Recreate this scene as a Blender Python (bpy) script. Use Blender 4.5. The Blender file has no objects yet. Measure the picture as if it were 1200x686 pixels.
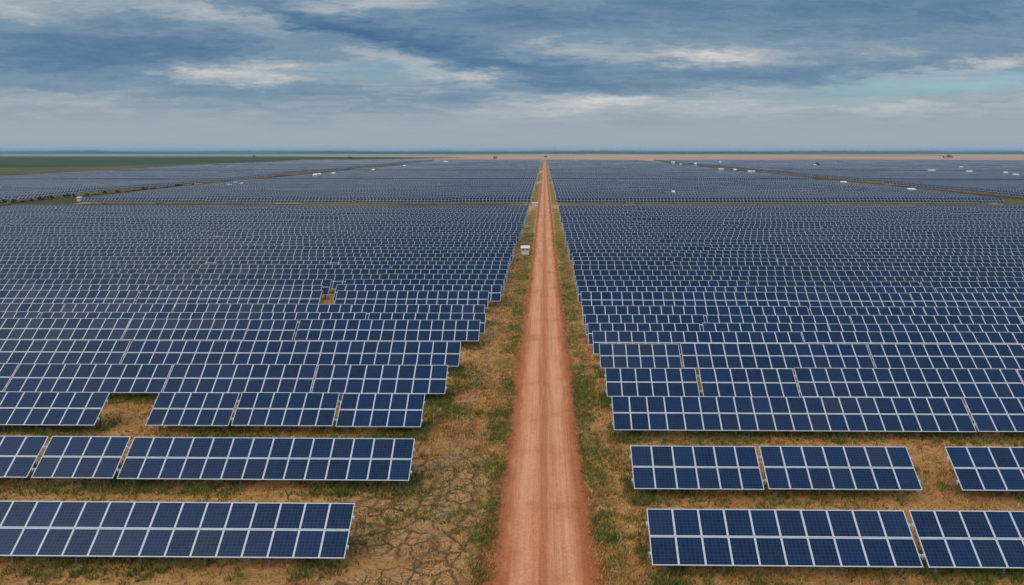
import bpy, bmesh, math, random
import numpy as np
from mathutils import Vector, Matrix, Euler

random.seed(7)
RNG = np.random.default_rng(11)
S = bpy.context.scene
C = S.collection
R = math.radians

# ------------------------------------------------------------------ node helper
class NT:
    def __init__(s, tree):
        s.t = tree; s.n = tree.nodes; s.l = tree.links
    def _in(s, sock, v):
        if v is None: return
        if hasattr(v, 'is_output') or isinstance(v, bpy.types.NodeSocket): s.l.new(v, sock)
        else:
            if isinstance(v, (tuple, list)) and sock.type == 'RGBA' and len(v) == 3: v = (*v, 1)
            sock.default_value = v
    def new(s, ty, ins=None, **kw):
        n = s.n.new(ty)
        for k, v in kw.items(): setattr(n, k, v)
        for k, v in (ins or {}).items(): s._in(n.inputs[k], v)
        return n
    def m(s, op, a, b=None, c=None, clamp=False):
        n = s.n.new('ShaderNodeMath'); n.operation = op; n.use_clamp = clamp
        for i, v in enumerate((a, b, c)): s._in(n.inputs[i], v)
        return n.outputs[0]
    def add(s, *a):
        r = a[0]
        for x in a[1:]: r = s.m('ADD', r, x)
        return r
    def mul(s, *a):
        r = a[0]
        for x in a[1:]: r = s.m('MULTIPLY', r, x)
        return r
    def sm(s, v, lo, hi, a=0.0, b=1.0):
        n = s.new('ShaderNodeMapRange', {'Value': v, 'From Min': lo, 'From Max': hi, 'To Min': a, 'To Max': b})
        n.interpolation_type = 'SMOOTHSTEP'; return n.outputs[0]
    def lin(s, v, lo, hi, a=0.0, b=1.0):
        return s.new('ShaderNodeMapRange', {'Value': v, 'From Min': lo, 'From Max': hi, 'To Min': a, 'To Max': b}).outputs[0]
    def xyz(s, v):
        n = s.new('ShaderNodeSeparateXYZ', {0: v}); return n.outputs[0], n.outputs[1], n.outputs[2]
    def vec(s, x, y, z=0.0):
        return s.new('ShaderNodeCombineXYZ', {0: x, 1: y, 2: z}).outputs[0]
    def vs(s, v, sc):
        return s.new('ShaderNodeVectorMath', {0: v, 1: sc}, operation='MULTIPLY').outputs[0]
    def va(s, v, w):
        return s.new('ShaderNodeVectorMath', {0: v, 1: w}, operation='ADD').outputs[0]
    def noise(s, v, scale, detail=4.0, rough=0.55, out=0, dist=0.0):
        return s.new('ShaderNodeTexNoise', {'Vector': v, 'Scale': scale, 'Detail': detail, 'Roughness': rough, 'Distortion': dist}).outputs[out]
    def vor(s, v, scale, feature='F1', out='Distance', rnd=1.0):
        return s.new('ShaderNodeTexVoronoi', {'Vector': v, 'Scale': scale, 'Randomness': rnd}, feature=feature).outputs[out]
    def mix(s, f, a, b, mode='MIX'):
        n = s.n.new('ShaderNodeMix'); n.data_type = 'RGBA'; n.blend_type = mode
        s._in(n.inputs[0], f); s._in(n.inputs[6], a); s._in(n.inputs[7], b); return n.outputs[2]
    def ramp(s, f, stops):
        n = s.n.new('ShaderNodeValToRGB'); e = n.color_ramp.elements
        while len(e) < len(stops): e.new(0.5)
        for i, (p, c) in enumerate(stops): e[i].position = p; e[i].color = (*c, 1)
        s._in(n.inputs[0], f); return n.outputs[0]
    def bump(s, h, strength=0.4, dist=0.05):
        return s.new('ShaderNodeBump', {'Height': h, 'Strength': strength, 'Distance': dist}).outputs[0]

# ------------------------------------------------------------------ camera
H = 15.6
F = 800.0                                      # focal length in pixels of a 1200 px wide picture
PITCH = math.atan(167 / 800)
YAW = R(0.77)
SHX = 38 - F * math.tan(YAW)
cam_d = bpy.data.cameras.new('camera'); cam = bpy.data.objects.new('camera', cam_d); C.objects.link(cam)
cam_d.sensor_width = 36; cam_d.lens = 24; cam_d.shift_x = -SHX / 1200
cam_d.clip_start = 0.5; cam_d.clip_end = 60000
cam.location = (0, 0, H); cam.rotation_euler = (R(90) - PITCH, 0, YAW)
S.camera = cam
CM = Euler((R(90) - PITCH, 0, YAW)).to_matrix()
def ray(px, py):
    return CM @ Vector(((px - 600 - SHX) / F, -(py - 343) / F, -1))
def at(px, py, z=0.0):                        # the point at height z seen at that spot of the photograph
    d = ray(px, py); t = (z - H) / d.z
    return d.x * t, d.y * t
def x_at(px, Y, z):                           # X of the point on the line (?, Y, z) seen in that column
    k = (px - 600 - SHX) / F
    q0 = CM.transposed() @ Vector((0, Y, z - H)); q1 = CM.transposed() @ Vector((1, 0, 0))
    return -(q0.x + k * q0.z) / (q1.x + k * q1.z)

# ------------------------------------------------------------------ sky
SUN_EL, SUN_AZ = R(42), R(-132)               # azimuth from +Y towards +X
sun_dir = Vector((math.sin(SUN_AZ) * math.cos(SUN_EL), math.cos(SUN_AZ) * math.cos(SUN_EL), math.sin(SUN_EL)))
W = bpy.data.worlds.new('World'); S.world = W; W.use_nodes = True
w = NT(W.node_tree); w.n.clear()
def build_world():
    sky = w.new('ShaderNodeTexSky', sky_type='NISHITA', sun_disc=False, sun_elevation=SUN_EL, sun_rotation=SUN_AZ,
                air_density=1.0, dust_density=1.5, ozone_density=1.5)
    co = w.new('ShaderNodeTexCoord').outputs['Generated']
    x, y, z = w.xyz(co)
    zc = w.m('MAXIMUM', z, 0.0)
    # cloud deck seen from below: a flat layer, so it closes up towards the horizon
    inv = w.m('DIVIDE', 1.0, w.add(zc, 0.05))
    deck = w.vec(w.mul(x, inv), w.mul(y, inv), 0.0)
    warp = w.noise(deck, 0.35, 3, 0.5, out=1)
    deckw = w.va(deck, w.vs(w.va(warp, (-.5, -.5, -.5)), (1.6, 1.6, 0)))
    n1 = w.noise(w.vs(deckw, (0.55, 1.0, 1)), 0.30, 6, 0.58)
    n2 = w.noise(w.vs(deckw, (0.5, 1.0, 1)), 0.95, 7, 0.62)
    n3 = w.noise(w.vs(deckw, (0.35, 1.2, 1)), 3.0, 5, 0.6)
    # bearing and height over the horizon, where the large cloud banks lie
    yy = w.m('MAXIMUM', y, 0.15)
    a = w.m('DIVIDE', x, yy); e = w.m('DIVIDE', z, yy)
    ns = w.vec(w.mul(a, 5.0), w.mul(e, 22.0), 1.7)
    wr = w.xyz(w.noise(ns, 1.0, 5, 0.6, out=1))
    wr2 = w.xyz(w.noise(w.vs(ns, (2.2, 2.6, 1)), 2.0, 4, 0.6, out=1))
    aw = w.add(a, w.mul(w.add(wr[0], -.5), 0.30), w.mul(w.add(wr2[0], -.5), 0.16))
    ew = w.add(e, w.mul(w.add(wr[1], -.5), 0.040), w.mul(w.add(wr2[1], -.5), 0.030))
    def blob(px, py, rx, ry, slope=0.0):
        d = ray(px, py); a0, e0 = d.x / d.y, d.z / d.y
        sx, sy = rx / F, ry / F
        da = w.m('DIVIDE', w.add(aw, -a0), sx)
        de = w.m('DIVIDE', w.add(w.add(ew, -e0), w.mul(w.add(aw, -a0), slope)), sy)
        r2 = w.add(w.mul(da, da), w.mul(de, de))
        return w.m('EXPONENT', w.mul(r2, -0.8))
    tot = None
    banks = [(350, 26, 95, 11, .22, -.34), (500, 50, 150, 19, .22, -.36), (620, 78, 60, 8, .1, -.20), (70, 62, 190, 34, 0, -.32), (880, 18, 330, 30, .0, -.27), (1170, 8, 130, 30, 0, -.20),
             (660, 8, 160, 16, 0, -.10), (250, 60, 130, 12, 0, -.14), (700, 92, 130, 11, -.05, -.20), (960, 84, 200, 14, -.06, -.22),
             (330, 120, 260, 16, 0, -.10), (600, 25, 70, 16, .1, -.12),
             (262, 82, 85, 8, -.06, .40), (235, 14, 70, 11, .15, .18), (560, 89, 70, 7, 0, .34), (445, 63, 50, 8, .2, .26), (690, 122, 120, 10, -.06, .30),
             (840, 67, 100, 8, 0, .30), (1140, 76, 100, 8, -.12, .34), (420, 5, 70, 8, 0, .34), (10, 8, 60, 14, 0, .12),
             (300, 95, 60, 5, 0, .26), (1050, 128, 200, 9, 0, .18), (90, 122, 120, 7, 0, .12), (640, 60, 90, 8, 0, .10)]
    for px, py, rx, ry, sl, amp in banks:
        b = w.mul(blob(px, py, rx, ry, sl), amp)
        tot = b if tot is None else w.add(tot, b)
    front = w.sm(y, 0.25, 0.55)
    nf = w.noise(w.vec(w.add(w.mul(aw, 10.5), w.mul(ew, 12.0)), w.mul(ew, 38.0), 4.0), 1.0, 8, .70)
    nff = w.noise(w.vec(w.add(w.mul(aw, 30.0), w.mul(ew, -30.0)), w.mul(ew, 170.0), 9.0), 1.0, 5, .65)
    tot = w.mul(w.add(tot, w.mul(w.add(nf, -.5), .64), w.mul(w.add(nff, -.5), .09)), front, w.sm(zc, .004, .06, .25, 1.0))
    fade = w.sm(zc, 0.012, 0.075, 0.12, 1.0)
    t = w.add(0.555, tot, w.mul(w.add(n1, -.5), fade, 0.45), w.mul(w.add(n2, -.5), fade, 0.50), w.mul(w.add(n3, -.5), fade, 0.16))
    cl = w.ramp(t, [(0.0, (.070, .152, .275)), (.22, (.120, .222, .345)), (.45, (.210, .305, .400)), (.66, (.385, .435, .480)), (.85, (.61, .615, .62)), (1.0, (.76, .745, .73))])
    # clear gaps show the sky above
    gap = w.mul(w.add(blob(425, 84, 70, 9, 0), w.mul(blob(1120, 99, 130, 10, -.05), 1.3), w.mul(blob(930, 118, 90, 7, 0), .6)), front)
    gap = w.m('MULTIPLY', gap, 0.80, clamp=True)
    blue = w.mix(1.0, w.vs(sky.outputs[0], (.085, .085, .085)), (.80, 1.0, 1.10), 'MULTIPLY')
    cl = w.mix(gap, cl, blue)
    hz = w.sm(zc, 0.0, 0.085, 1.0, 0.0)
    cl = w.mix(w.mul(hz, .92), cl, (.360, .412, .452))
    # the deck is thinner and brighter overhead, most of all round the hidden sun
    dt = w.new('ShaderNodeVectorMath', {0: co, 1: tuple(sun_dir)}, operation='DOT_PRODUCT').outputs['Value']
    glow = w.m('POWER', w.m('MAXIMUM', dt, 0.0), 6.0)
    up = w.sm(zc, 0.22, 0.75)
    gain = w.add(1.0, w.mul(up, 1.35), w.mul(glow, w.sm(zc, 0.2, 0.5), 0.6))
    cl = w.vs(cl, w.vec(gain, gain, gain))
    cl = w.mix(w.sm(z, -0.02, 0.0), (.10, .09, .07), cl)
    bg = w.new('ShaderNodeBackground', {'Color': w.vs(cl, (10, 10, 10)), 'Strength': 0.10})
    w.l.new(bg.outputs[0], w.new('ShaderNodeOutputWorld').inputs[0])
build_world()
sun_d = bpy.data.lights.new('sun', 'SUN'); sun = bpy.data.objects.new('sun', sun_d); C.objects.link(sun)
sun_d.energy = 1.5; sun_d.angle = R(38); sun_d.color = (1.0, .95, .87)
sun.rotation_euler = sun_dir.to_track_quat('Z', 'Y').to_euler()
sun.location = (-40, -20, 60)

vs_ = S.view_settings; vs_.view_transform = 'Standard'; vs_.look = 'None'; vs_.gamma = 1; vs_.use_curve_mapping = False; vs_.exposure = 0.0
S.cycles.max_bounces = 6; S.cycles.diffuse_bounces = 3; S.cycles.glossy_bounces = 3; S.cycles.transparent_max_bounces = 8; S.cycles.volume_bounces = 0
S.cycles.use_denoising = True

# ------------------------------------------------------------------ objects helper
def tag(o, label=None, cat=None, group=None, kind=None):
    if label: o['label'] = label
    if cat: o['category'] = cat
    if group: o['group'] = group
    if kind: o['kind'] = kind
    return o
def link(name, me, parent=None):
    o = bpy.data.objects.new(name, me); C.objects.link(o)
    if parent is not None: o.parent = parent
    return o
def empty(name, loc=(0, 0, 0), rz=0):
    o = link(name, None); o.location = loc; o.rotation_euler = (0, 0, rz); o.empty_display_size = .3; return o
def mesh(name, V, Fc, mats, mi=None, uv=None, smooth=False):
    me = bpy.data.meshes.new(name); me.from_pydata(V, [], Fc)
    for m_ in (mats if isinstance(mats, (list, tuple)) else [mats]): me.materials.append(m_)
    if mi is not None: me.polygons.foreach_set('material_index', mi)
    if uv is not None:
        l = me.uv_layers.new(name='UVMap'); l.data.foreach_set('uv', np.asarray(uv, dtype=np.float32).ravel())
    if smooth: me.polygons.foreach_set('use_smooth', [True] * len(me.polygons))
    me.update(); return me
def quads(name, co, mats, mi=None, uv=None):                # co: (n,4,3)
    co = np.asarray(co, dtype=np.float32); n = len(co)
    me = bpy.data.meshes.new(name)
    me.vertices.add(n * 4); me.vertices.foreach_set('co', co.ravel())
    me.loops.add(n * 4); me.loops.foreach_set('vertex_index', np.arange(n * 4, dtype=np.int32))
    me.polygons.add(n); me.polygons.foreach_set('loop_start', np.arange(0, n * 4, 4, dtype=np.int32))
    me.polygons.foreach_set('loop_total', np.full(n, 4, dtype=np.int32))
    for m_ in (mats if isinstance(mats, (list, tuple)) else [mats]): me.materials.append(m_)
    if mi is not None: me.polygons.foreach_set('material_index', np.asarray(mi, dtype=np.int32))
    if uv is not None:
        l = me.uv_layers.new(name='UVMap'); l.data.foreach_set('uv', np.asarray(uv, dtype=np.float32).ravel())
    me.update(); me.validate(); return me
def box(V, Fc, lo, hi, M=None):
    i = len(V)
    for z in (lo[2], hi[2]):
        for x, y in ((lo[0], lo[1]), (hi[0], lo[1]), (hi[0], hi[1]), (lo[0], hi[1])):
            p = Vector((x, y, z)); V.append(tuple(M @ p if M else p))
    Fc += [(i, i + 3, i + 2, i + 1), (i + 4, i + 5, i + 6, i + 7), (i, i + 1, i + 5, i + 4), (i + 1, i + 2, i + 6, i + 5), (i + 2, i + 3, i + 7, i + 6), (i + 3, i, i + 4, i + 7)]
def vnoise(x, y, scale, seed=0):                            # value noise, 0..1
    x = np.asarray(x) / scale; y = np.asarray(y) / scale
    xi = np.floor(x).astype(np.int64); yi = np.floor(y).astype(np.int64); fx = x - xi; fy = y - yi
    fx = fx * fx * (3 - 2 * fx); fy = fy * fy * (3 - 2 * fy)
    def h(a, b):
        n = (a * 374761393 + b * 668265263 + seed * 974711) & 0xffffffff
        n = ((n ^ (n >> 13)) * 1274126177) & 0xffffffff
        return ((n ^ (n >> 16)) & 0xffff) / 65535.0
    return (h(xi, yi) * (1 - fx) + h(xi + 1, yi) * fx) * (1 - fy) + (h(xi, yi + 1) * (1 - fx) + h(xi + 1, yi + 1) * fx) * fy

# ------------------------------------------------------------------ materials
def material(name):
    m_ = bpy.data.materials.new(name); m_.use_nodes = True
    t = NT(m_.node_tree); t.n.clear()
    out = t.new('ShaderNodeOutputMaterial')
    return m_, t, out
def principled(t, out, **ins):
    p = t.new('ShaderNodeBsdfPrincipled', {k.replace('_', ' '): v for k, v in ins.items()})
    t.l.new(p.outputs[0], out.inputs[0]); return p
def pos(t): return t.new('ShaderNodeNewGeometry').outputs['Position']

def mat_soil():
    m_, t, out = material('dry_grass_soil'); P = pos(t); X, Y, Z = t.xyz(P)
    a = t.noise(P, 0.22, 5, .6); b = t.noise(P, 1.3, 6, .65); c = t.noise(t.vs(P, (1, 1.8, 1)), 6.0, 5, .7); f_ = t.noise(t.vs(P, (1, 2.2, 1)), 22.0, 3, .7)
    s = t.add(t.mul(a, .30), t.mul(b, .42), t.mul(c, .60), t.mul(f_, .34), -.33)
    col = t.ramp(s, [(.20, (.080, .040, .012)), (.32, (.26, .120, .037)), (.42, (.50, .250, .086)), (.54, (.64, .365, .145)), (.74, (.72, .46, .215))])
    tuft = t.noise(t.vs(P, (1.6, 3.2, 1)), 2.2, 4, .75)
    col = t.mix(t.sm(tuft, .54, .66, 0, .62), col, (.115, .066, .022))
    col = t.mix(t.sm(tuft, .46, .36, 0, .55), col, (.64, .41, .18))
    # bare clay patches, redder
    bare = t.sm(t.noise(P, 0.33, 4, .6), .52, .66)
    col = t.mix(t.mul(bare, .55), col, t.mix(c, (.32, .140, .055), (.52, .265, .118)))
    # green growth: kerb strips along the road and patches
    ax = t.m('ABSOLUTE', X)
    strip = t.mul(t.sm(ax, 1.9, 2.3), t.sm(ax, 3.0, 4.0, 1, 0))
    g = t.add(t.noise(P, 0.38, 5, .62), t.mul(strip, .15), t.mul(t.add(c, -.5), .45), t.mul(t.sm(Y, 42, 85), t.sm(ax, 4.6, 5.4, 1, 0), .115), t.mul(t.add(b, -.5), .22), t.mul(t.sm(Y, 52, 62), t.sm(ax, 6, 7), .13))
    g = t.sm(g, .61, .74)
    gcol = t.ramp(t.add(t.mul(b, .5), t.mul(f_, .5)), [(.3, (.060, .070, .015)), (.5, (.155, .160, .036)), (.7, (.30, .26, .078))])
    col = t.mix(t.mul(g, .8), col, gcol)
    col = t.mix(1.0, col, (.98, .86, .75), 'MULTIPLY')
    # drying cracks
    wv = t.va(P, t.vs(t.va(t.noise(P, 1.1, 3, .6, out=1), (-.5, -.5, -.5)), (.8, .8, 0)))
    cr = t.vor(t.vs(wv, (1, .8, 0)), 1.15, 'DISTANCE_TO_EDGE')
    cr2 = t.vor(t.vs(wv, (1, .8, 0)), 2.4, 'DISTANCE_TO_EDGE')
    wid = t.lin(t.noise(P, .8, 2), .3, .7, .03, .17)
    ck = t.m('SUBTRACT', 1.0, t.m('DIVIDE', cr, wid), clamp=True)
    ck2 = t.mul(t.m('SUBTRACT', 1.0, t.m('DIVIDE', cr2, .05), clamp=True), .55)
    area = t.mul(t.sm(X, -10.0, -7.5), t.sm(X, -3.4, -2.4, 1, 0), t.sm(Y, 32, 39, 1, 0))
    area = t.m('MULTIPLY', area, t.sm(t.add(t.noise(P, .35, 3), t.mul(a, .2)), .42, .60), clamp=True)
    ck = t.mul(t.m('MAXIMUM', ck, ck2), area)
    col = t.mix(t.mul(area, .62), col, t.mix(t.sm(c, .35, .65), (.36, .175, .070), (.68, .385, .175)))
    col = t.mix(t.mul(ck, .85), col, (.085, .047, .016))
    # trodden track along the left verge
    wx = t.add(X, t.mul(t.add(t.noise(P, .12, 2), -.5), 1.6))
    tr = t.mul(t.sm(t.m('ABSOLUTE', t.add(wx, 4.6)), .25, .6, 1, 0), t.sm(t.noise(P, .3, 3), .42, .6))
    col = t.mix(t.mul(tr, .6), col, (.46, .27, .15))
    h = t.add(t.mul(b, .10), t.mul(c, .08), t.mul(f_, .035), t.mul(tuft, .10), t.mul(ck, -.12))
    principled(t, out, Base_Color=col, Roughness=.95, Specular_IOR_Level=.12, Normal=t.bump(h, 1.0, 1.3))
    return m_
def mat_road():
    m_, t, out = material('red_dirt'); P = pos(t); X, Y, Z = t.xyz(P)
    Xw = t.add(X, t.mul(t.add(t.noise(t.vs(P, (0, .05, 0)), 1.0, 2), -.5), .45))
    ax = t.m('ABSOLUTE', Xw)
    st = t.noise(t.vs(P, (5.0, .10, 1)), 1.0, 5, .65); st2 = t.noise(t.vs(P, (14.0, .22, 1)), 1.0, 3, .6)
    n = t.noise(P, .6, 5, .6); g = t.noise(P, 9.0, 5, .7)
    col = t.mix(t.sm(st, .35, .65), (.43, .140, .056), (.60, .228, .104))
    col = t.mix(t.mul(t.sm(st2, .45, .7), .6), col, (.67, .295, .150))
    wheel = t.mul(t.sm(t.m('ABSOLUTE', t.add(ax, -.78)), .18, .58, 1, 0), t.lin(t.noise(t.vs(P, (1.2, .12, 0)), 1.0, 4, .6), .3, .65, .35, 1.0))
    col = t.mix(t.mul(wheel, .72), col, t.mix(st, (.60, .255, .125), (.82, .40, .220)))
    mid = t.sm(ax, .05, .25, 1, 0)
    col = t.mix(t.mul(mid, t.sm(st, .3, .6), .55), col, (.35, .108, .040))
    edge = t.sm(t.add(ax, t.mul(t.add(n, -.5), .8)), 1.2, 1.75)
    col = t.mix(t.mul(edge, .85), col, t.mix(g, (.24, .058, .020), (.43, .130, .050)))
    col = t.mix(t.sm(t.noise(P, .28, 5, .65), .5, .72, 0, .6), col, (.40, .120, .046))
    col = t.mix(1.0, col, t.ramp(g, [(.3, (.80, .79, .78)), (.7, (1.12, 1.12, 1.12))]), 'MULTIPLY')
    far_w = t.sm(Y, 40, 110, 0, .35)
    # thin clay fans out into the verge in a ragged edge
    rag = t.add(t.m('ABSOLUTE', X), far_w, t.mul(t.add(t.noise(P, .38, 4, .65), -.5), 1.9), t.mul(t.add(t.noise(P, 4.0, 4, .7), -.5), .4), t.sm(Y, 21, 31, -.38, 0))
    al = t.sm(rag, 1.70, 2.30, 1, 0)
    h = t.add(t.mul(g, .03), t.mul(st2, .03), t.mul(st, .05))
    p = t.new('ShaderNodeBsdfPrincipled', {'Base Color': col, 'Roughness': .95, 'Specular IOR Level': .12, 'Normal': t.bump(h, .7, 1.0), 'Alpha': al})
    t.l.new(p.outputs[0], out.inputs[0]); return m_
def mat_track():
    m_, t, out = material('service_track_earth'); P = pos(t)
    n = t.noise(P, .022, 5, .65); g = t.noise(P, .35, 4, .7)
    col = t.ramp(t.add(t.mul(n, .7), t.mul(g, .3)), [(.36, (.030, .030, .012)), (.50, (.070, .055, .022)), (.61, (.105, .075, .030)), (.67, (.32, .175, .062)), (.76, (.42, .25, .10))])
    X, Y, Z = t.xyz(P); col = t.mix(t.sm(t.m('ABSOLUTE', X), 5, 14, .8, 0), col, (.46, .27, .12))
    principled(t, out, Base_Color=col, Roughness=.95, Specular_IOR_Level=.1); return m_
def mat_bands(name, stops, sx, sy, extra=None):
    m_, t, out = material(name); P = pos(t)
    n = t.noise(t.vs(P, (sx, sy, 0)), 1.0, 6, .62); n2 = t.noise(t.vs(P, (sx * 6, sy * 5, 0)), 1.0, 4, .65)
    col = t.ramp(t.add(t.mul(n, .68), t.mul(n2, .32)), stops)
    principled(t, out, Base_Color=col, Roughness=1.0, Specular_IOR_Level=.05); return m_

def panel_color(t, uvx, uvy, rnd):
    fx = t.m('FRACT', uvx); fy = t.m('FRACT', uvy)
    P = pos(t); X, Y, Z = t.xyz(P)
    r = t.new('ShaderNodeTexWhiteNoise', {'Vector': rnd}, noise_dimensions='3D')
    r1, r2, r3 = t.xyz(r.outputs['Color'])
    base = t.mix(r1, (.0020, .0108, .037), (.0040, .0200, .064))
    base = t.mix(t.mul(t.sm(r2, .55, 1.0), .55), base, (.0095, .0165, .040))
    # dust film, thicker on some modules; the left field has sky sheen painted in
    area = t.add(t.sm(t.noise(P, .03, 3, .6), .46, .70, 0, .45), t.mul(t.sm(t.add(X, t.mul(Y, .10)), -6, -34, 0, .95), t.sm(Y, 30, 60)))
    dust_sheen = t.mul(t.lin(r3, 0, 1, .25, 1.0), area)
    base = t.mix(t.mul(dust_sheen, .85), base, (.066, .060, .072))
    base = t.mix(t.sm(r3, .975, .985, 0, .22), base, (.045, .032, .030))
    # six by eight cells
    cx = t.m('PINGPONG', t.mul(fx, 6.0), .5); cy = t.m('PINGPONG', t.mul(fy, 8.0), .5)
    ln = t.m('MAXIMUM', t.sm(cx, .035, .075, 1, 0), t.sm(cy, .04, .09, 1, 0))
    cell = t.new('ShaderNodeTexWhiteNoise', {'Vector': t.va(rnd, t.vec(t.m('FLOOR', t.mul(fx, 6.0)), t.m('FLOOR', t.mul(fy, 8.0)), 3.0))}, noise_dimensions='3D').outputs['Value']
    base = t.mix(t.mul(cell, .35), base, (.010, .033, .085))
    return t.mix(t.mul(ln, .30), base, (.055, .105, .18)), fx, fy
def mat_cells():
    m_, t, out = material('solar_cells')
    uv = t.new('ShaderNodeTexCoord').outputs['UV']; ux, uy, _ = t.xyz(uv)
    oi = t.new('ShaderNodeObjectInfo').outputs['Random']
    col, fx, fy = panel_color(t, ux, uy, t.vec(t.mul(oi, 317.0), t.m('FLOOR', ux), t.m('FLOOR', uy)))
    principled(t, out, Base_Color=col, Roughness=.28, IOR=1.40, Specular_IOR_Level=.16); return m_
def mat_array_face():
    m_, t, out = material('solar_modules_framed')
    uv = t.new('ShaderNodeTexCoord').outputs['UV']; ux, uy, _ = t.xyz(uv)
    P = pos(t); X, Y, Z = t.xyz(P)
    rid = t.vec(t.m('FLOOR', ux), t.m('FLOOR', uy), t.m('FLOOR', t.mul(Y, .4)))
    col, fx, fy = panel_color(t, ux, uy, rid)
    ex = t.m('PINGPONG', fx, .5); ey = t.m('PINGPONG', fy, .5)
    fr = t.m('LESS_THAN', t.m('MINIMUM', ex, ey), .038)
    col = t.mix(fr, col, (.40, .42, .455))
    col = t.mix(1.0, col, (.86, .86, .84), 'MULTIPLY')
    rough = t.mix(fr, (.24, .24, .24), (.5, .5, .5))
    principled(t, out, Base_Color=col, Roughness=rough, IOR=1.40, Specular_IOR_Level=.18); return m_
def mat_metal(name, c, rough=.5, metal=0.0):
    m_, t, out = material(name); P = pos(t)
    n = t.noise(P, 3.0, 4, .6)
    col = t.mix(n, tuple(v * .85 for v in c), tuple(min(1, v * 1.12) for v in c))
    principled(t, out, Base_Color=col, Roughness=rough, Metallic=metal); return m_
def mat_plain(name, a, b, scale=4.0, rough=.9):
    m_, t, out = material(name); P = pos(t)
    principled(t, out, Base_Color=t.mix(t.noise(P, scale, 4, .6), a, b), Roughness=rough, Specular_IOR_Level=.2); return m_
def mat_grass(name, stops):
    m_, t, out = material(name)
    at_ = t.new('ShaderNodeAttribute', attribute_name='tint').outputs['Fac']
    col = t.ramp(at_, stops)
    d = t.new('ShaderNodeBsdfDiffuse', {'Color': col}); tr = t.new('ShaderNodeBsdfTranslucent', {'Color': col})
    mx = t.new('ShaderNodeMixShader', {0: .3, 1: d.outputs[0], 2: tr.outputs[0]})
    t.l.new(mx.outputs[0], out.inputs[0]); return m_
def mat_foliage():
    m_, t, out = material('dark_foliage'); P = pos(t)
    principled(t, out, Base_Color=t.mix(t.noise(P, 1.5, 3), (.018, .028, .012), (.060, .070, .026)), Roughness=.9, Specular_IOR_Level=.2); return m_

M = dict(soil=mat_soil(), road=mat_road(), track=mat_track(), cells=mat_cells(), face=mat_array_face(),
         frame=mat_metal('aluminium_frame', (.50, .515, .55), .45), post=mat_metal('galvanised_steel', (.17, .18, .185), .5),
         back=mat_plain('grey_backsheet', (.16, .165, .17), (.22, .225, .23)),
         white=mat_plain('white_painted_steel', (.52, .52, .52), (.66, .66, .65), 2.0, .5),
         cream=mat_plain('cream_weathered_steel', (.62, .57, .48), (.74, .70, .62), 3.0, .6),
         grey=mat_plain('dark_grey_louvre', (.10, .11, .13), (.16, .17, .19), 3.0, .6),
         concrete=mat_plain('concrete_plinth', (.30, .28, .25), (.42, .40, .36), 3.0, .9),
         dark=mat_plain('dark_weathered_roof', (.030, .032, .038), (.055, .055, .06), 1.0, .8),
         bark=mat_plain('bark', (.06, .045, .03), (.11, .08, .055), 3.0, .9), foliage=mat_foliage(),
         dry=mat_grass('dry_grass_blades', [(0, (.14, .068, .020)), (.35, (.37, .180, .058)), (.7, (.58, .325, .120)), (1, (.72, .48, .22))]),
         green=mat_grass('green_grass_blades', [(0, (.065, .075, .015)), (.45, (.165, .180, .040)), (.8, (.28, .26, .070)), (1, (.42, .33, .11))]),
         plain=mat_bands('far_plain_scrub', [(.34, (.016, .050, .050)), (.46, (.028, .075, .070)), (.56, (.06, .105, .085)), (.62, (.26, .24, .18)), (.75, (.12, .15, .11))], .00035, .0016),
         crop=mat_bands('green_crop', [(.33, (.018, .032, .009)), (.48, (.033, .052, .014)), (.58, (.052, .066, .020)), (.70, (.10, .085, .030))], .0026, .016),
         dryf=mat_bands('dry_tan_field', [(.30, (.13, .075, .040)), (.42, (.34, .19, .11)), (.54, (.50, .30, .175)), (.66, (.40, .30, .19)), (.75, (.20, .16, .09))], .0016, .0075),
         scrub=mat_bands('field_margin_scrub', [(.34, (.035, .040, .014)), (.47, (.085, .080, .028)), (.55, (.13, .095, .040)), (.66, (.24, .16, .085))], .012, .03),
         pale=mat_bands('pale_stubble', [(.36, (.17, .16, .12)), (.5, (.30, .27, .20)), (.64, (.21, .19, .13))], .002, .01))

# ------------------------------------------------------------------ the ground and its fields
def sheet(name, pts, z, m_):
    o = link(name, mesh(name, [(x, y, z) for x, y in pts], [tuple(range(len(pts)))], m_)); return tag(o, kind='structure')
def ragged(x0, x1, y0, y1, n=60, amp=15, seed=1):
    xs = np.linspace(x0, x1, n)
    lo = y0 + (vnoise(xs, xs * 0 + 3, (x1 - x0) / 14, seed) - .5) * amp; hi = y1 + (vnoise(xs, xs * 0 + 9, (x1 - x0) / 14, seed + 5) - .5) * amp
    return list(zip(xs, lo)) + list(zip(xs[::-1], hi[::-1]))
sheet('ground', [(-12000, -300), (12000, -300), (12000, 15500), (-12000, 15500)], 0.0, M['soil'])
sheet('far_plain', ragged(-11990, 11990, 2550, 15450, 80, 160, 2), .06, M['plain'])
def left_edge(Y): return -258 - .087 * Y
sheet('dry_field', ragged(-11990, 11990, 1010, 2560, 90, 60, 4), .10, M['dryf'])
sheet('stubble_strip', ragged(-11980, -260, 1700, 2570, 50, 90, 6), .14, M['pale'])
sheet('crop_field', [(-11970, 430), (-900, 470), (-600, 520), (-420, 640), (-380, 900), (-330, 1120), (-200, 1300), (-160, 1450), (-700, 1720), (-3000, 1760), (-11970, 1720)], .18, M['crop'])
sheet('field_margin', [(-11960, 330)] + [(left_edge(y) - 3, y) for y in (250, 330, 450, 600, 800, 1000)] + [(-330, 1012), (-100, 1004), (300, 1003), (300, 1022), (-120, 1026), (-330, 1040), (-385, 900), (-425, 655), (-605, 525), (-900, 478), (-11960, 440)], .22, M['scrub'])

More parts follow.
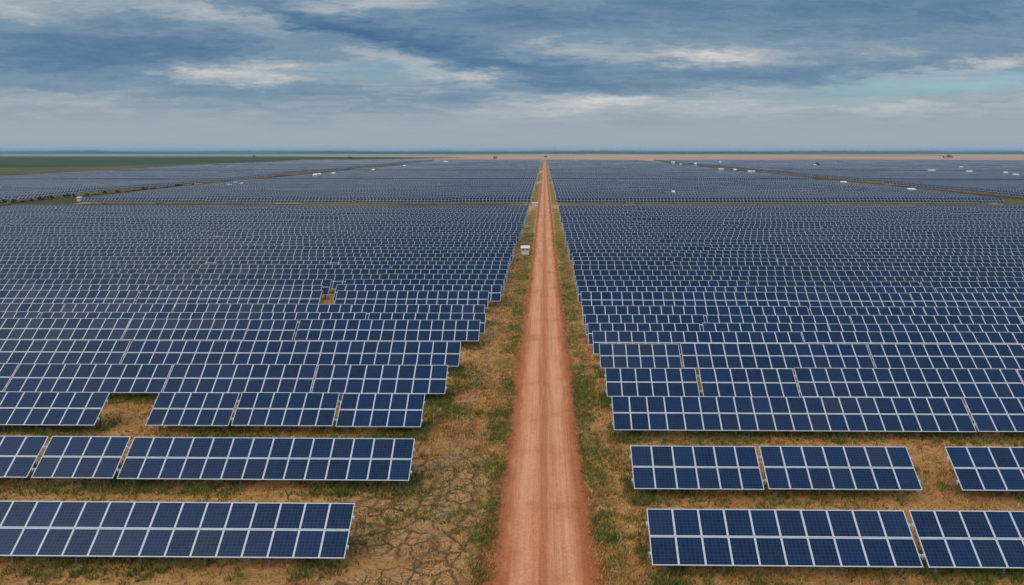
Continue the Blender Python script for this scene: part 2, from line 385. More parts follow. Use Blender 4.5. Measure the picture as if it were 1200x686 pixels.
# road: crowned and rutted strip
def build_road():
    ys = np.concatenate([np.arange(12, 60, .5), np.arange(60, 200, 2.0), np.linspace(200, 1010, 120)])
    xs = np.linspace(-3.4, 3.4, 35)
    V, Fc = [], []
    for y in ys:
        k = 1 if y < 200 else 0.9
        off = (vnoise(y, 0.0, 40, 3) - .5) * .3
        for x in xs:
            e = abs(x)
            z = .004 + .07 * max(0, 1 - (e / 2.6) ** 2) - .045 * math.exp(-((e - .78) / .25) ** 2) * (0.6 + .8 * float(vnoise(y, x * 0 + (1 if x > 0 else 7), 6, 4)))
            z += .012 * (float(vnoise(x * 3, y, .8, 9)) - .5) * (1 if y < 60 else 0)
            V.append((x * k + off, y, max(.004, z)))
    n = len(xs)
    for j in range(len(ys) - 1):
        for i in range(n - 1):
            a = j * n + i; Fc.append((a, a + 1, a + n + 1, a + n))
    tag(link('dirt_road', mesh('dirt_road', V, Fc, M['road'], smooth=True)), kind='structure')
build_road()
TRACK_L, TRACK_R = -158.0, 154.5
CROSS = [(175.4, 197), (324, 338), (470, 484), (640, 656)]
CUT_L = (-160.0, -137.2); CUT_R = (133.2, 156.2)       # clear lanes that hold the service tracks
def strip(name, pts, wid, z, seed):
    L, Rr = [], []
    for i, (x, y) in enumerate(pts):
        d = Vector(pts[min(i + 1, len(pts) - 1)]) - Vector(pts[max(i - 1, 0)]); d.normalize(); nn = Vector((-d.y, d.x))
        a = wid * (.8 + .5 * float(vnoise(i * 1.0, 0.0, 2.0, seed))); b = wid * (.8 + .5 * float(vnoise(i * 1.0, 5.0, 2.0, seed)))
        L.append((x + nn.x * a, y + nn.y * a)); Rr.append((x - nn.x * b, y - nn.y * b))
    sheet(name, L + Rr[::-1], z, M['track'])
strip('service_track', [(sum(CUT_L) / 2 - 2, y) for y in np.linspace(60, 900, 120)], 11.0, .012, 1)
strip('service_track', [(sum(CUT_R) / 2 + 2, y) for y in np.linspace(60, 900, 120)], 11.0, .012, 2)
for (a, b), z in zip(CROSS, (.016, .020, .024, .028)):
    strip('cross_track', [(x, b - 4.0) for x in np.linspace(-290, -2.2, 60)], 6.5, z, 3)
    strip('cross_track', [(x, b - 4.0) for x in np.linspace(2.2, 560, 90)], 6.5, z, 4)

# ------------------------------------------------------------------ solar arrays
TILT, MW, MH, Z0 = R(38), 1.0, 1.075, .60      # tilt, module width and height, height of the lower edge
DY, DZ = 2 * MH * math.cos(TILT), 2 * MH * math.sin(TILT)
ZT = Z0 + DZ
FRW = .037                                     # frame width
def tilt_m(t=TILT): return Matrix.Rotation(t, 4, 'X')
def panel_meshes():
    w2, t = MW / 2, .04
    fr_v, fr_f = [], []
    for lo, hi in (((-w2 + .003, .003, 0), (-w2 + FRW, MH - .003, t)), ((w2 - FRW, .003, 0), (w2 - .003, MH - .003, t)),
                   ((-w2 + FRW, .003, 0), (w2 - FRW, FRW, t)), ((-w2 + FRW, MH - FRW, 0), (w2 - FRW, MH - .003, t))):
        box(fr_v, fr_f, lo, hi)
    g = [(-w2 + FRW - .004, FRW - .004, t - .006), (w2 - FRW + .004, FRW - .004, t - .006), (w2 - FRW + .004, MH - FRW + .004, t - .006), (-w2 + FRW - .004, MH - FRW + .004, t - .006)]
    b = [(p[0], p[1], .004) for p in g]
    uvq = [(.01, .01), (.99, .01), (.99, .99), (.01, .99)]
    glass = mesh('solar_panel', g + b, [(0, 1, 2, 3), (7, 6, 5, 4)], [M['cells'], M['back']], [0, 1], uvq + uvq[::-1])
    frame = mesh('panel_frame', fr_v, fr_f, M['frame'])
    V = g + b + fr_v; Fc = [(0, 1, 2, 3), (7, 6, 5, 4)] + [tuple(i + 8 for i in f) for f in fr_f]
    uv = uvq + uvq[::-1] + [(0, 0)] * (4 * len(fr_f))
    both = mesh('solar_panel', V, Fc, [M['cells'], M['back'], M['frame']], [0, 1] + [2] * len(fr_f), uv)
    return glass, frame, both
GLASS, FRAME, BOTH = panel_meshes()
def cyl_mesh(name, r, h, m_, n=8):
    V = [(r * math.cos(2 * math.pi * i / n), r * math.sin(2 * math.pi * i / n), z) for z in (0, h) for i in range(n)]
    Fc = [(i, (i + 1) % n, n + (i + 1) % n, n + i) for i in range(n)] + [tuple(range(n))[::-1], tuple(range(n, 2 * n))]
    return mesh(name, V, Fc, m_)
FY, RY = .42, 1.30                             # front and rear posts, distance behind the lower edge
def post_mesh(h):
    V, Fc = [], []
    box(V, Fc, (-.04, -.03, -.05), (.04, .03, h)); box(V, Fc, (-.075, -.045, h - .10), (.075, .045, h + .01))
    return mesh('support_post', V, Fc, M['post'])
POST_F = post_mesh(Z0 + FY * math.tan(TILT) - .09); POST_R = post_mesh(Z0 + RY * math.tan(TILT) - .09)
def strut_mesh():
    V, Fc = [], []
    a = Vector((0, FY, .35)); b = Vector((0, RY, Z0 + RY * math.tan(TILT) - .25)); d = b - a
    mt = Matrix.Translation(a) @ d.to_track_quat('Z', 'X').to_matrix().to_4x4()
    box(V, Fc, (-.02, -.02, 0), (.02, .02, d.length), mt); return mesh('brace', V, Fc, M['post'])
BRACE = strut_mesh()
def bracket_mesh():
    V, Fc = [], []; box(V, Fc, (0, -.04, -.05), (.07, .04, .05)); box(V, Fc, (.03, -.02, -.16), (.05, .02, -.05)); return mesh('end_bracket', V, Fc, M['frame'])
BRACKET = bracket_mesh()
def rail_mesh(n):
    V, Fc = [], []; box(V, Fc, (.05, -.03, -.07), (n * MW - .05, .03, -.004)); return mesh('rail', V, Fc, M['post'])
RAILS = {}
ONES = ['', 'first', 'second', 'third', 'fourth', 'fifth', 'sixth', 'seventh', 'eighth', 'ninth', 'tenth', 'eleventh', 'twelfth', 'thirteenth', 'fourteenth', 'fifteenth', 'sixteenth', 'seventeenth', 'eighteenth', 'nineteenth']
TENS = {2: ('twentieth', 'twenty'), 3: ('thirtieth', 'thirty'), 4: ('fortieth', 'forty'), 5: ('fiftieth', 'fifty')}
def ordinal(n):
    if n < 20: return ONES[n]
    a, b = divmod(n, 10); return TENS[a][0] if b == 0 else TENS[a][1] + '-' + ONES[b]
def array_label(side, row, k, n):
    size = 'short' if n <= 6 else 'long' if n >= 16 else 'blue'
    rw = 'front row' if row == 1 else ordinal(row) + ' row'
    return f"{size} solar array, {rw} {side} of the dirt road, " + ('nearest the road' if k == 1 else f"{ordinal(k)} array out from the road")
GROUP = 'solar arrays in rows either side of the dirt road'

def make_array(x0, n, Yt, side, row, k, level):
    """x0 = left end, n = panels per tier, Yt = Y of the upper edge"""
    Yb = Yt - DY
    dz = random.uniform(-.035, .035) + swell(x0, Yt); tl = TILT + R(random.uniform(-.9, .9)) * (1 if Yt > 40 else .4)
    if level == 2:
        arrs_mid.append(None)
        co, mi, uv = array_quads(x0, n, 0, dz, tl, posts=3, ox=x0)
        o = link('solar_array', quads('solar_array', co, [M['face'], M['post'], M['frame']], mi, uv)); o.location = (x0, Yb, 0)
        return tag(o, array_label(side, row, k, n), 'solar array', GROUP)
    o = empty('solar_array', (x0, Yb, 0))
    tag(o, array_label(side, row, k, n), 'solar array', GROUP)
    ry = math.atan2(random.uniform(-.03, .03), n)
    for j in range(2):
        for i in range(n):
            d = j * (MH + .012); lo = Matrix.Translation((MW * (i + .5), d * math.cos(tl), Z0 + dz + d * math.sin(tl))) @ tilt_m(tl + R(random.uniform(-.35, .35)))
            if level == 0:
                p = link('solar_panel', GLASS, o); p.matrix_local = lo; f = link('panel_frame', FRAME, p)
            else:
                p = link('solar_panel', BOTH, o); p.matrix_local = lo
    for d in (.30, 1.72):
        if n not in RAILS: RAILS[n] = rail_mesh(n)
        r = link('rail', RAILS[n], o); r.matrix_local = Matrix.Translation((0, d * math.cos(tl), Z0 + dz + d * math.sin(tl))) @ tilt_m(tl)
    m_ = max(2, round(n * MW / 2.6) + 1) if level == 0 else max(2, round(n * MW / 3.6) + 1)
    for q in range(m_):
        x = .55 + (n * MW - 1.1) * q / (m_ - 1)
        p = link('support_post', POST_F, o); p.location = (x, FY, 0)
        p = link('support_post', POST_R, o); p.location = (x, RY, 0)
        if level == 0:
            p = link('brace', BRACE, o); p.location = (x, 0, 0)
    if level == 0:
        for x, sg in ((n * MW + .001, 1), (-.001, -1)):
            for d in (.45, 1.6):
                b = link('end_bracket', BRACKET, o); b.location = (x, d * math.cos(tl), Z0 + dz + d * math.sin(tl) - .01); b.scale = (sg, 1, 1)
    return o
arrs_mid = []
def swell(x, y):                                # the ground lets the rows rise and sag a little
    return max(0.0, min(1.0, (y - 62) / 40)) * ((float(vnoise(x, y, 62, 31)) - .5) * .75 + (float(vnoise(x, y, 23, 37)) - .5) * .3)
def array_quads(x0, n, Yb, dz, tl, posts=2, ox=0.0):
    """quads of an array drawn as one mesh: framed face, underside, edges, posts"""
    L = 2 * MH + .012; c, s = math.cos(tl), math.sin(tl); w_ = n * MW; t = .04
    A = x0 - ox
    P = lambda x, d, h=0: (A + x, Yb + d * c - h * s, Z0 + dz + d * s + h * c)
    k = round(x0 * 7.3) % 997
    co = [[P(0, 0, t), P(w_, 0, t), P(w_, L, t), P(0, L, t)], [P(0, L), P(w_, L), P(w_, 0), P(0, 0)],
          [P(0, 0), P(w_, 0), P(w_, 0, t), P(0, 0, t)], [P(w_, L), P(0, L), P(0, L, t), P(w_, L, t)],
          [P(0, L), P(0, 0), P(0, 0, t), P(0, L, t)], [P(w_, 0), P(w_, L), P(w_, L, t), P(w_, 0, t)]]
    mi = [0, 2, 2, 2, 2, 2]
    uv = [[(k, 0), (k + n, 0), (k + n, 2), (k, 2)]] + [[(0, 0)] * 4] * 5
    for q in range(posts):
        x = A + .6 + (w_ - 1.2) * q / max(1, posts - 1); y = Yb + .95; zt = Z0 + dz + .95 * s / c - .02; r = .05
        cs = [(x - r, y - r), (x + r, y - r), (x + r, y + r), (x - r, y + r)]
        for i in range(4):
            (ax, ay), (bx, by) = cs[i], cs[(i + 1) % 4]
            co.append([(ax, ay, 0), (bx, by, 0), (bx, by, zt), (ax, ay, zt)]); mi.append(1); uv.append([(0, 0)] * 4)
    return co, mi, uv

# rows near the camera as they stand in the photograph: (picture height of the upper edge, at column, pieces between columns or the road end)
LEFT = [(590, 400, [(-125, 417)]), (514.5, 480, [(158, 487), (62, 154.5), (-120, 58)]), (461.5, 490, [(402, 499), (284, 399), (187, 281.5), (-90, 130)]),
        (428.7, 520, [(373.5, 526), (204.5, 372.5), (24.2, 203.6), (-130, 23.6)]), (401, 535, [(155.2, 541), (-120, 154)]), (375.7, 555, [(352, 563.5), (294, 350), (155, 294), (-20, 154.2), (-150, -20.6)])]
RIGHT = [(597.5, 770, [(757.5, 1059.5), (1064.5, 1330)]), (522.3, 750, [(738.5, 885.5), (889.5, 1062.5), (1106.5, 1310)]), (464.3, 730, [(716.5, 1127), (1128.5, 1320)]),
         (431.3, 720, [(709, 815.2), (818.5, 929), (930, 1190), (1191, 1330)]), (402.8, 710, [(702, 795.5), (797, 1015), (1016, 1230), (1231, 1340)])]
n_arr = 0
occupied = []
def place(x0, n, Yt, side, row, k, level):
    global n_arr
    n_arr += 1; return make_array(x0, n, Yt, side, row, k, level)
for side, rows in (('left', LEFT), ('right', RIGHT)):
    for r_, (py, px, segs) in enumerate(rows, 1):
        Yt = at(px, py, ZT)[1]
        for k, (a, b) in enumerate(segs, 1):
            xa, xb = x_at(a, Yt, ZT), x_at(b, Yt, ZT); n = max(2, round((xb - xa) / MW)); wf = (xb - xa - .03) / (n * MW)
            occupied.append((Yt, xa, xb))
            o = place(xa, n, Yt, side, r_, k, 0 if r_ <= 4 else 1); o.scale.x = wf
# rows further back: (height of upper edge in the picture, road end column) then a steady pitch
farL = [(at(560, y, ZT)[1], x_at(xe, at(560, y, ZT)[1], ZT)) for y, xe in ((367.4, 569.5), (357.6, 568.5), (341.7, 573), (335, 587.8))]
farR = [(at(690, y, ZT)[1], x_at(xe, at(690, y, ZT)[1], ZT)) for y, xe in ((388.2, 694), (378.8, 688.5), (369.3, 685.5), (358.8, 682.5), (342.7, 680.5), (336, 677))]
for lst, sg in ((farL, -1), (farR, 1)):
    Y = lst[-1][0]
    while Y < 1000:
        Y += random.choice([2.9, 3.0, 3.1, 3.2, 3.25])
        if any(a - .4 < Y < b + 1.9 for a, b in CROSS): continue
        e = (4.35 if Y < 112 else 4.0) if sg < 0 else 3.45
        lst.append((Y, sg * (e + random.choice([0, 0, 0, .12, .25]))))
INDIV = 296
HOLE = x_at(390.5, farL[2][0], ZT)
todo, far_co, far_mi, far_uv = [], [], [], []
for side, lst, sg, r0 in (('left', farL, -1, len(LEFT)), ('right', farR, 1, len(RIGHT))):
    for r_, (Yt, xe) in enumerate(lst, r0 + 1):
        lim = (max(left_edge(Yt), -(Yt * .92 + 26)) if sg < 0 else Yt * .92 + 26)
        x = xe; k = 1
        while abs(x) < abs(lim):
            n = random.choice([9, 10, 12, 14, 14, 16, 18, 20])
            if side == 'left' and r_ in (9, 10, 11) and k == 1: n = max(3, round(xe - HOLE))   # modules missing in three rows running
            if abs(x) + n > abs(lim) and sg < 0 and Yt > 310: n = max(3, int(abs(lim) - abs(x)))
            a, b = sorted((x, x + sg * n))
            c0, c1 = CUT_L if sg < 0 else CUT_R
            if Yt > 100 and a < c1 and b > c0:                           # leave the service track clear
                n = int(min(abs(c0), abs(c1)) - abs(x))
                if n >= 2: todo.append((Yt, min(x, x + sg * n), n, side, r_, k)); k += 1
                x = sg * max(abs(c0), abs(c1)); continue
            todo.append((Yt, min(x, x + sg * n), n, side, r_, k)); k += 1
            gp = random.choice([.03, .03, .05, .08, .22]) if random.random() > .02 else random.uniform(.9, 1.6)
            if side == 'left' and r_ in (9, 10, 11) and k == 2: gp = 1.5
            if random.random() < .004 and Yt > 80: gp = random.uniform(3, 9)
            x += sg * (n + gp)
todo.sort(key=lambda q: q[0])
for q, (Yt, x0, n, side, r_, k) in enumerate(todo):
    if n_arr < INDIV and -(Yt * .83 + 3) < x0 + n and x0 < Yt * .74 + 3:
        place(x0, n, Yt, side, r_, k, 1 if Yt < 70.5 else 2)
    else:
        co, mi, uv = array_quads(x0, n, Yt - DY + random.uniform(-.06, .06), random.uniform(-.06, .06) + swell(x0, Yt), TILT + R(random.uniform(-1.6, 1.6)), posts=2 if Yt < 300 else 0)
        far_co += co; far_mi += mi; far_uv += uv
print('arrays', n_arr, 'of', len(todo), 'last Y', todo[min(len(todo) - 1, 260)][0])
fo = link('distant_solar_arrays', quads('distant_solar_arrays', far_co, [M['face'], M['post'], M['frame']], far_mi, far_uv))
tag(fo, 'dense blue field of far solar arrays stretching away to the horizon', 'solar field', kind='stuff')

# ------------------------------------------------------------------ equipment cabinets
def make_cabinet():
    o = empty('equipment_cabinet')
    V, Fc = [], []; box(V, Fc, (-.62, -.5, 0), (.62, .5, .12)); link('plinth', mesh('plinth', V, Fc, M['concrete']), o)
    V, Fc = [], []; box(V, Fc, (-.55, -.42, .12), (.55, .42, 1.05)); b = link('body', mesh('body', V, Fc, M['cream']), o)
    for s in (-1, 1):
        V, Fc = [], []; box(V, Fc, (s * .275 - .255, -.445, .18), (s * .275 + .255, -.42, 1.0)); d = link('door', mesh('door', V, Fc, M['cream']), o)
        V, Fc = [], []
        for i in range(5): box(V, Fc, (s * .275 - .17, -.46, .70 + i * .055), (s * .275 + .17, -.445, .735 + i * .055))
        link('louvre', mesh('louvre', V, Fc, M['grey']), d)
        V, Fc = [], []; box(V, Fc, (s * .05 - .015, -.475, .48), (s * .05 + .015, -.445, .62)); link('handle', mesh('handle', V, Fc, M['grey']), d)
    V = [(-.68, -.56, 1.05), (.68, -.56, 1.05), (.68, .56, 1.05), (-.68, .56, 1.05), (-.68, -.56, 1.13), (.68, -.56, 1.13), (.68, .56, 1.36), (-.68, .56, 1.36)]
    Fc = [(0, 3, 2, 1), (4, 5, 6, 7), (0, 1, 5, 4), (1, 2, 6, 5), (2, 3, 7, 6), (3, 0, 4, 7)]
    link('roof', mesh('roof', V, Fc, M['white']), o)
    return o
def copy_tree(o, parent=None):
    c = o.copy(); C.objects.link(c); c.parent = parent
    for ch in o.children: copy_tree(ch, c)
    return c
cab = make_cabinet()
tag(cab, 'white and cream equipment cabinet on the grass left of the dirt road, nearest cabinet', 'cabinet', 'white equipment cabinets across the solar farm')
cx, cy = at(615.5, 299.5); cab.location = (cx, cy + .5, 0)
def cabinet(px, py, wpx, hpx, label, free=False, body='white'):
    z = ZT if free is False else 0.0 if free is True else free
    X, Y = at(px, py, z); k = Y / F
    c = copy_tree(cab); c.location = (X, Y, 0)
    hh = z + hpx * k; c.scale = (wpx * k / 1.3, 1.0 if free is True else 1.4, hh / 1.36)
    tag(c, label, 'cabinet', 'white equipment cabinets across the solar farm')
    for ch in c.children:
        ch.scale = (1, 1, 1)
    return c
WHITE_SET = {}
def white_copy(c):                                              # the far cabinets are white all over
    for ch in c.children:
        nm = ch.name.split('.')[0]
        if nm in ('body', 'door'):
            if nm not in WHITE_SET:
                me = ch.data.copy(); me.materials[0] = M['white']; WHITE_SET[nm] = {}
            key = ch.data.name
            if key not in WHITE_SET[nm]:
                me = ch.data.copy(); me.materials[0] = M['white']; WHITE_SET[nm][key] = me
            ch.data = WHITE_SET[nm][key]
for px, py, wp, hp, lb, fr in [
    (627, 241.5, 7, 4, 'low pale cabinet left of the dirt road where the first cross track meets it', True),
    (632, 215.5, 5, 2.2, 'tiny white cabinet left of the dirt road, third from the camera', True),
    (634, 203, 3.6, 2.0, 'tiny cream cabinet left of the dirt road, farthest along it', True),
    (651, 215.3, 8, 1.4, 'flat white cabinet just right of the dirt road, far from the camera', True),
    (93.3, 236.2, 4.6, 5.4, 'tall white cabinet standing at the left service track, nearest on that track', True),
    (275.5, 216.6, 4.6, 3.2, 'white cabinet on the left service track midway along, larger of two', 1.2),
    (283, 216.2, 2.2, 2.0, 'very small white cabinet just right of a larger one, left service track', False),
    (268, 217, 5.5, 1.0, 'low flat white cabinet just left of a larger one, left service track', False),
    (369.5, 208.3, 4.6, 4.6, 'white cabinet in a far pair at the left service track, taller one', False),
    (374.5, 206, 3, 3.0, 'white cabinet tucked right behind a taller one, left service track', False),
    (390.8, 205, 3.4, 2.6, 'white cabinet alone at the far end of the left service track', False),
    (437.5, 201, 3, 3, 'small white cabinet among far left arrays, right of the service track end', False),
    (474, 196.3, 3, 2.6, 'small white cabinet among far left arrays, left of the road', False),
    (522.5, 191, 5, 2, 'low white cabinet at the back edge of the left arrays', False),
    (988.5, 216.2, 6.4, 3.6, 'clean white oblong cabinet beside the right service track, midway along', 1.2),
    (1068, 225.6, 8, 4.8, 'large white cabinet on the right service track, nearest on that track', 1.2),
    (861.3, 200.6, 3.2, 2.6, 'small white cabinet at the far end of the right service track', False),
    (879, 203, 4.2, 3, 'white cabinet near the right service track end, wider of two', False),
    (883.6, 202.2, 2, 2, 'tiny white cabinet just right of a wider one, right service track', False),
    (845, 199.4, 6, 1.8, 'flat pale cabinet left of the far end of right service track', False),
    (844, 192, 2, 3, 'slim white cabinet near the back edge of the right arrays', False),
    (788.8, 192.3, 4, 2.6, 'bright white cabinet at the back of the right arrays, leftmost of three', False),
    (797.5, 193.7, 2.6, 2, 'small white cabinet at the back of right arrays, middle of three', False),
    (815, 194.5, 2.6, 3.4, 'upright white cabinet at the back of right arrays, rightmost of three', False),
    (955, 194.3, 3, 1.6, 'small white cabinet beside a dark shed among far right arrays', False),
    (1092, 200.4, 7.5, 1.4, 'long low white cabinet among far right arrays below two dark trees', False),
    (1126.5, 197.2, 3, 1.8, 'small white cabinet among far right arrays, rearmost near right edge', False),
    (1136, 202.2, 6.5, 2, 'wide white cabinet among far right arrays near right edge', False),
    (1178.5, 204, 4, 2.6, 'white cabinet near the right edge of the photo, left of a wider one', False),
    (1190.5, 205.6, 6, 1.8, 'wide white cabinet at the right edge of the photo, rightmost cabinet', False),
    (789, 225, 3, 1.4, 'lone tiny white cabinet amid the right arrays before the service track', False)]:
    white_copy(cabinet(px, py, wp, hp, lb, fr))

# ------------------------------------------------------------------ trees, shrubs, sheds, mast
def leaf_cloud(n, rx, ry, rz, cz, leaf, seed):
    g = np.random.default_rng(seed); V, Fc = [], []
    lobes = [(g.normal(0, .42, 3), g.uniform(.35, .6)) for _ in range(9)]
    for i in range(n):
        c, r = lobes[i % len(lobes)]; d = g.normal(0, 1, 3); d /= np.linalg.norm(d); q = c + d * r * g.uniform(.55, 1.0)
        p = Vector((q[0] * rx, q[1] * ry, cz + q[2] * rz))
        if p.z < .05: p.z = .05
        mt = Matrix.Translation(p) @ Euler(tuple(g.uniform(0, 6.28, 3))).to_matrix().to_4x4(); b = len(V); s = leaf * g.uniform(.6, 1.3)
        V += [tuple(mt @ Vector(v)) for v in ((-s, -s * .6, 0), (s, -s * .6, 0), (s * .7, s * .6, .1 * s), (-s * .7, s * .6, -.1 * s))]; Fc.append((b, b + 1, b + 2, b + 3))
    return V, Fc
def trunk(h, r):
    V, Fc = [], []; n = 7
    for j, (z, k) in enumerate(((-.1, 1.25), (h * .4, .85), (h, .4))):
        V += [(r * k * math.cos(6.283 * i / n) + .1 * j, r * k * math.sin(6.283 * i / n), z) for i in range(n)]
    for j in range(2): Fc += [(j * n + i, j * n + (i + 1) % n, (j + 1) * n + (i + 1) % n, (j + 1) * n + i) for i in range(n)]
    return V, Fc
def tree(px, py, wpx, hpx, label, seed, group):
    X, Y = at(px, py); k = Y / F; h = hpx * k; wd = wpx * k
    o = empty('tree', (X, Y, .2)); tag(o, label, 'tree', group)
    V, Fc = leaf_cloud(420, wd * .5, wd * .5, h * .36, h * .62, h * .06, seed); link('crown', mesh('crown', V, Fc, M['foliage']), o)
    V, Fc = trunk(h * .6, h * .03); link('trunk', mesh('trunk', V, Fc, M['bark']), o)
for i, (px, py, wp, hp, lb) in enumerate([
    (1111.5, 186.3, 5, 4.6, 'larger dark tree standing alone in the tan field beyond right arrays'),
    (1106, 186, 3.4, 2.8, 'smaller dark tree just left of a larger one in the tan field'),
    (580, 187.3, 4.5, 3.2, 'dark tree at the back edge of the left arrays, near the road'),
    (410, 187.6, 9, 3.4, 'wide dark green tree where the crop field meets the back of the arrays'),
    (298, 185.3, 5, 2.8, 'small dark tree far off on the edge of the green crop field')]):
    tree(px, py, wp, hp, lb, 20 + i, 'dark trees beyond the solar farm')
SH = None
for i, px_py in enumerate([(4, 243), (16, 241.6), (28, 240.2), (37, 238.6), (49, 237.6), (60, 236.8), (79, 235), (88, 234.4), (103, 232.4), (112, 231.4), (124, 230.4), (139, 229.2), (157, 228), (170, 226.6), (180, 225.6), (196, 223.6), (210, 221.6), (226, 219.8)]):
    X = CUT_L[0] + random.uniform(.6, 3.0); d = ray(*px_py); Y = d.y / d.x * X
    if SH is None:
        SH = empty('shrub'); V, Fc = leaf_cloud(260, 1.0, 1.0, .95, 1.15, .16, 4); link('foliage', mesh('foliage', V, Fc, M['foliage']), SH)
        V, Fc = trunk(1.2, .07); link('stem', mesh('stem', V, Fc, M['bark']), SH); o = SH
    else: o = copy_tree(SH)
    o.location = (X, Y, 0); s = random.uniform(.30, .68); o.scale = (s * random.uniform(1.2, 2.2), s * 1.2, s); o.rotation_euler = (0, 0, random.uniform(0, 6))
    tag(o, 'small dark shrub in the ragged line along the left service track', 'shrub', 'shrubs along the left service track')
def shed(px, py, wpx, hpx, z, label):
    X, Y = at(px, py, z); k = Y / F; a = wpx * k / 2; h = z + hpx * k
    o = empty('shed', (X, Y, .2)); tag(o, label, 'shed')
    V, Fc = [], []; box(V, Fc, (-a, -a, 0), (a, a, h * .72)); link('wall', mesh('wall', V, Fc, M['dark']), o)
    e = a * 1.12; V = [(-e, -e, h * .72), (e, -e, h * .72), (e, e, h * .72), (-e, e, h * .72), (-e, 0, h), (e, 0, h)]
    link('roof', mesh('roof', V, [(0, 1, 5, 4), (3, 4, 5, 2), (0, 4, 3), (1, 2, 5), (0, 3, 2, 1)], M['dark']), o)
shed(957.8, 193.6, 3.4, 2.6, ZT, 'small dark shed among the far right arrays beside a white cabinet')
shed(639.5, 184.6, 3.4, 1.4, 0, 'small dark shed at the far end of the dirt road')
def mast(px, py, hpx):
    X, Y = at(px, py); h = hpx * Y / F
    o = empty('mast', (X, Y, .1)); tag(o, 'slender pale mast beyond the far end of the dirt road', 'mast')
    V, Fc = [], []
    for i in range(3):
        a0 = Vector((1.2 * math.cos(i * 2.094), 1.2 * math.sin(i * 2.094), 0)); a1 = Vector((.25 * math.cos(i * 2.094), .25 * math.sin(i * 2.094), h)); d = a1 - a0
        box(V, Fc, (-.14, -.14, 0), (.14, .14, d.length), Matrix.Translation(a0) @ d.to_track_quat('Z', 'X').to_matrix().to_4x4())
    link('lattice', mesh('lattice', V, Fc, M['post']), o)
    V, Fc = [], []
    box(V, Fc, (-.7, -.7, h * .93), (.7, .7, h)); link('antenna', mesh('antenna', V, Fc, M['white']), o)
mast(650.5, 182.6, 10)

# far woods on the plain: low rough belts, one mass
def woods():
    V, Fc = [], []; g = np.random.default_rng(5)
    for Yc, x0, x1, hh in ((2950, -4200, -1200, 7), (3300, -900, 2600, 7), (3900, -5200, 1500, 9), (4300, 300, 5200, 9), (5600, -7200, 7000, 11), (7800, -9500, 9500, 13), (11500, -11500, 11500, 17)):
        st = hh * 1.6; xs = np.arange(x0, x1, st); b0 = len(V)
        env = vnoise(xs, xs * 0 + Yc, 420, 8); hs = hh * np.clip((env - .25) * 1.9, .05, 1.1) * g.uniform(.6, 1.15, len(xs)); yo = (vnoise(xs, xs * 0, 900, 3) - .5) * 260
        for x, h, dy in zip(xs, hs, yo):
            for fy, k in ((0, 0), (2, .7), (hh * 2, 1.0), (hh * 5, .85), (hh * 8, 0)): V.append((float(x), Yc + float(dy) + fy, .08 + float(h) * k))
        for i in range(len(xs) - 1):
            for j in range(4): a = b0 + i * 5 + j; Fc.append((a, a + 5, a + 6, a + 1))
    o = link('far_woods', mesh('far_woods', V, Fc, M['foliage'])); tag(o, 'dark belts of far woods along the horizon', 'woods', kind='stuff')
woods()

# ------------------------------------------------------------------ grass
def grass(name, m_, pts, hts, wid, tints, label, blades=5):
    n = len(pts); rng = RNG
    P = np.repeat(pts, blades, 0); hh = np.repeat(hts, blades) * rng.uniform(.5, 1.15, n * blades); ww = np.repeat(wid, blades) * rng.uniform(.6, 1.2, n * blades)
    P = P + np.c_[rng.normal(0, .07, (n * blades, 2)), np.zeros(n * blades)]
    an = rng.uniform(0, 6.283, n * blades); ln = rng.uniform(.15, .9, n * blades) * hh; la = rng.uniform(0, 6.283, n * blades)
    dx, dy = np.cos(an) * ww, np.sin(an) * ww
    N = n * blades; co = np.empty((N, 3, 3), np.float32)
    co[:, 0] = P - np.c_[dx, dy, np.zeros(N)]; co[:, 1] = P + np.c_[dx, dy, np.zeros(N)]; co[:, 2] = P + np.c_[np.cos(la) * ln, np.sin(la) * ln, hh]
    me = bpy.data.meshes.new(name)
    me.vertices.add(N * 3); me.vertices.foreach_set('co', co.ravel()); me.loops.add(N * 3); me.loops.foreach_set('vertex_index', np.arange(N * 3, dtype=np.int32))
    me.polygons.add(N); me.polygons.foreach_set('loop_start', np.arange(0, N * 3, 3, dtype=np.int32)); me.polygons.foreach_set('loop_total', np.full(N, 3, dtype=np.int32))
    at_ = me.attributes.new('tint', 'FLOAT', 'POINT'); at_.data.foreach_set('value', np.repeat(np.clip(np.repeat(tints, blades) + rng.normal(0, .12, N), 0, 1), 3).astype(np.float32))
    me.materials.append(m_); me.update()
    tag(link(name, me), label, 'grass', kind='stuff')
def scatter(n, x0, x1, y0, y1, p=1.6):
    y = y0 + (y1 - y0) * RNG.random(n) ** p; x = RNG.uniform(x0, x1, n)
    return np.c_[x, y, np.zeros(n)]
def under_array(P):
    u = np.zeros(len(P), bool)
    for Yt, a, b in occupied: u |= (P[:, 0] > a - .3) & (P[:, 0] < b + .3) & (P[:, 1] > Yt - DY - .5) & (P[:, 1] < Yt + .3)
    return u
Pv = scatter(70000, -9.5, 5.2, 19, 130, 2.0); Pa = scatter(70000, -32, 32, 19, 46, 1.0)
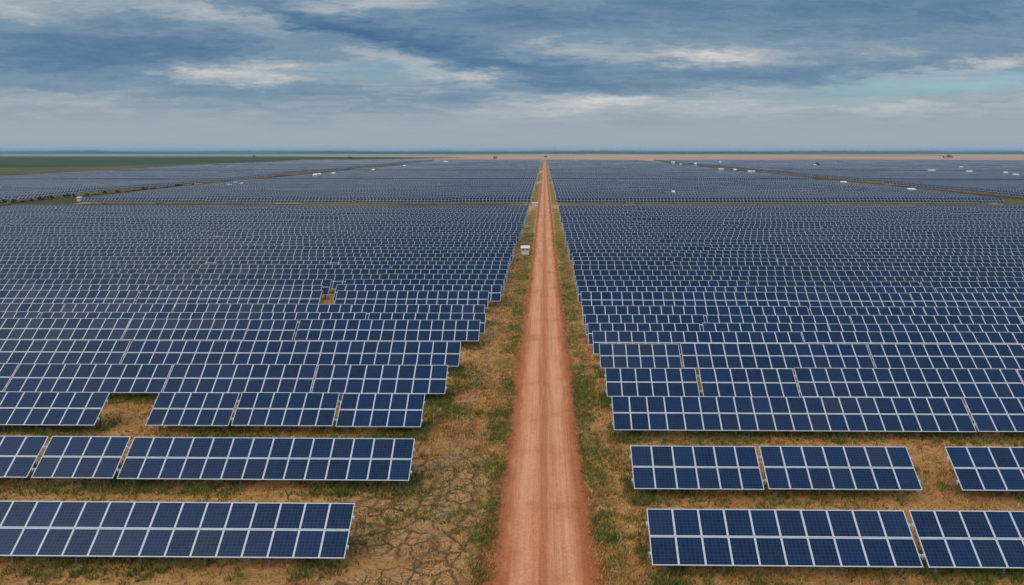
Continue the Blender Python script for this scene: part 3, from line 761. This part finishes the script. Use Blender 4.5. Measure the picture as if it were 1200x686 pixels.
P = np.r_[Pv, Pa]; P = P[np.abs(P[:, 0]) > 1.75 + .25 * RNG.random(len(P))]
x, y = P[:, 0], P[:, 1]
patch = .5 * vnoise(x, y, 2.6, 1) + .3 * vnoise(x, y, .9, 2) + .2 * vnoise(x, y, .35, 6)
ax = np.abs(x); kerb = ((ax > 1.9) & (ax < 3.0)) * .20 + ((x < -4.5) & (x > -6.8) & (y > 29) & (y < 41)) * .08
ua = under_array(P)
gm = patch + kerb + ua * .27 + (RNG.random(len(P)) - .5) * .40 > .73
crack = (x < -2.6) & (x > -9) & (y < 33)
keep_g = gm & ~(crack & (RNG.random(len(P)) < .65)); Pg = P[keep_g]
dens = .5 * vnoise(x, y, 1.7, 11) + .5 * vnoise(x, y, .5, 12)
keep_d = ~gm & (dens + (RNG.random(len(P)) - .5) * .7 > .44) & ~(crack & (RNG.random(len(P)) < .85)); Pd = P[keep_d]
grass('green_grass', M['green'], Pg, np.clip(.10 + .10 * patch[keep_g] * RNG.uniform(.5, 1.5, len(Pg)) + ua[keep_g] * .16, .05, .4), np.full(len(Pg), .024), np.clip(RNG.normal(.45, .2, len(Pg)), 0, 1), 'green grass in patches along the dirt road and under arrays')
grass('dry_grass', M['dry'], Pd, RNG.uniform(.06, .22, len(Pd)), np.full(len(Pd), .026), np.clip(.5 * vnoise(Pd[:, 0], Pd[:, 1], .8, 21) + .25 + RNG.normal(0, .2, len(Pd)), 0, 1), 'dry straw grass over the ground between arrays', 4)

# ------------------------------------------------------------------ air
def haze():
    V, Fc = [], []; box(V, Fc, (-12500, -320, -1.0), (12500, 16000, 36.0))
    m_ = bpy.data.materials.new('haze_air'); m_.use_nodes = True; t = NT(m_.node_tree); t.n.clear()
    pv = t.new('ShaderNodeVolumePrincipled', {'Color': (.52, .76, .98), 'Density': HAZE, 'Anisotropy': .0})
    t.l.new(pv.outputs[0], t.new('ShaderNodeOutputMaterial').inputs['Volume'])
    o = link('haze', mesh('haze', V, Fc, m_)); tag(o, 'thin bluish haze over the far fields', 'haze', kind='stuff')
HAZE = 1.1e-4
haze()
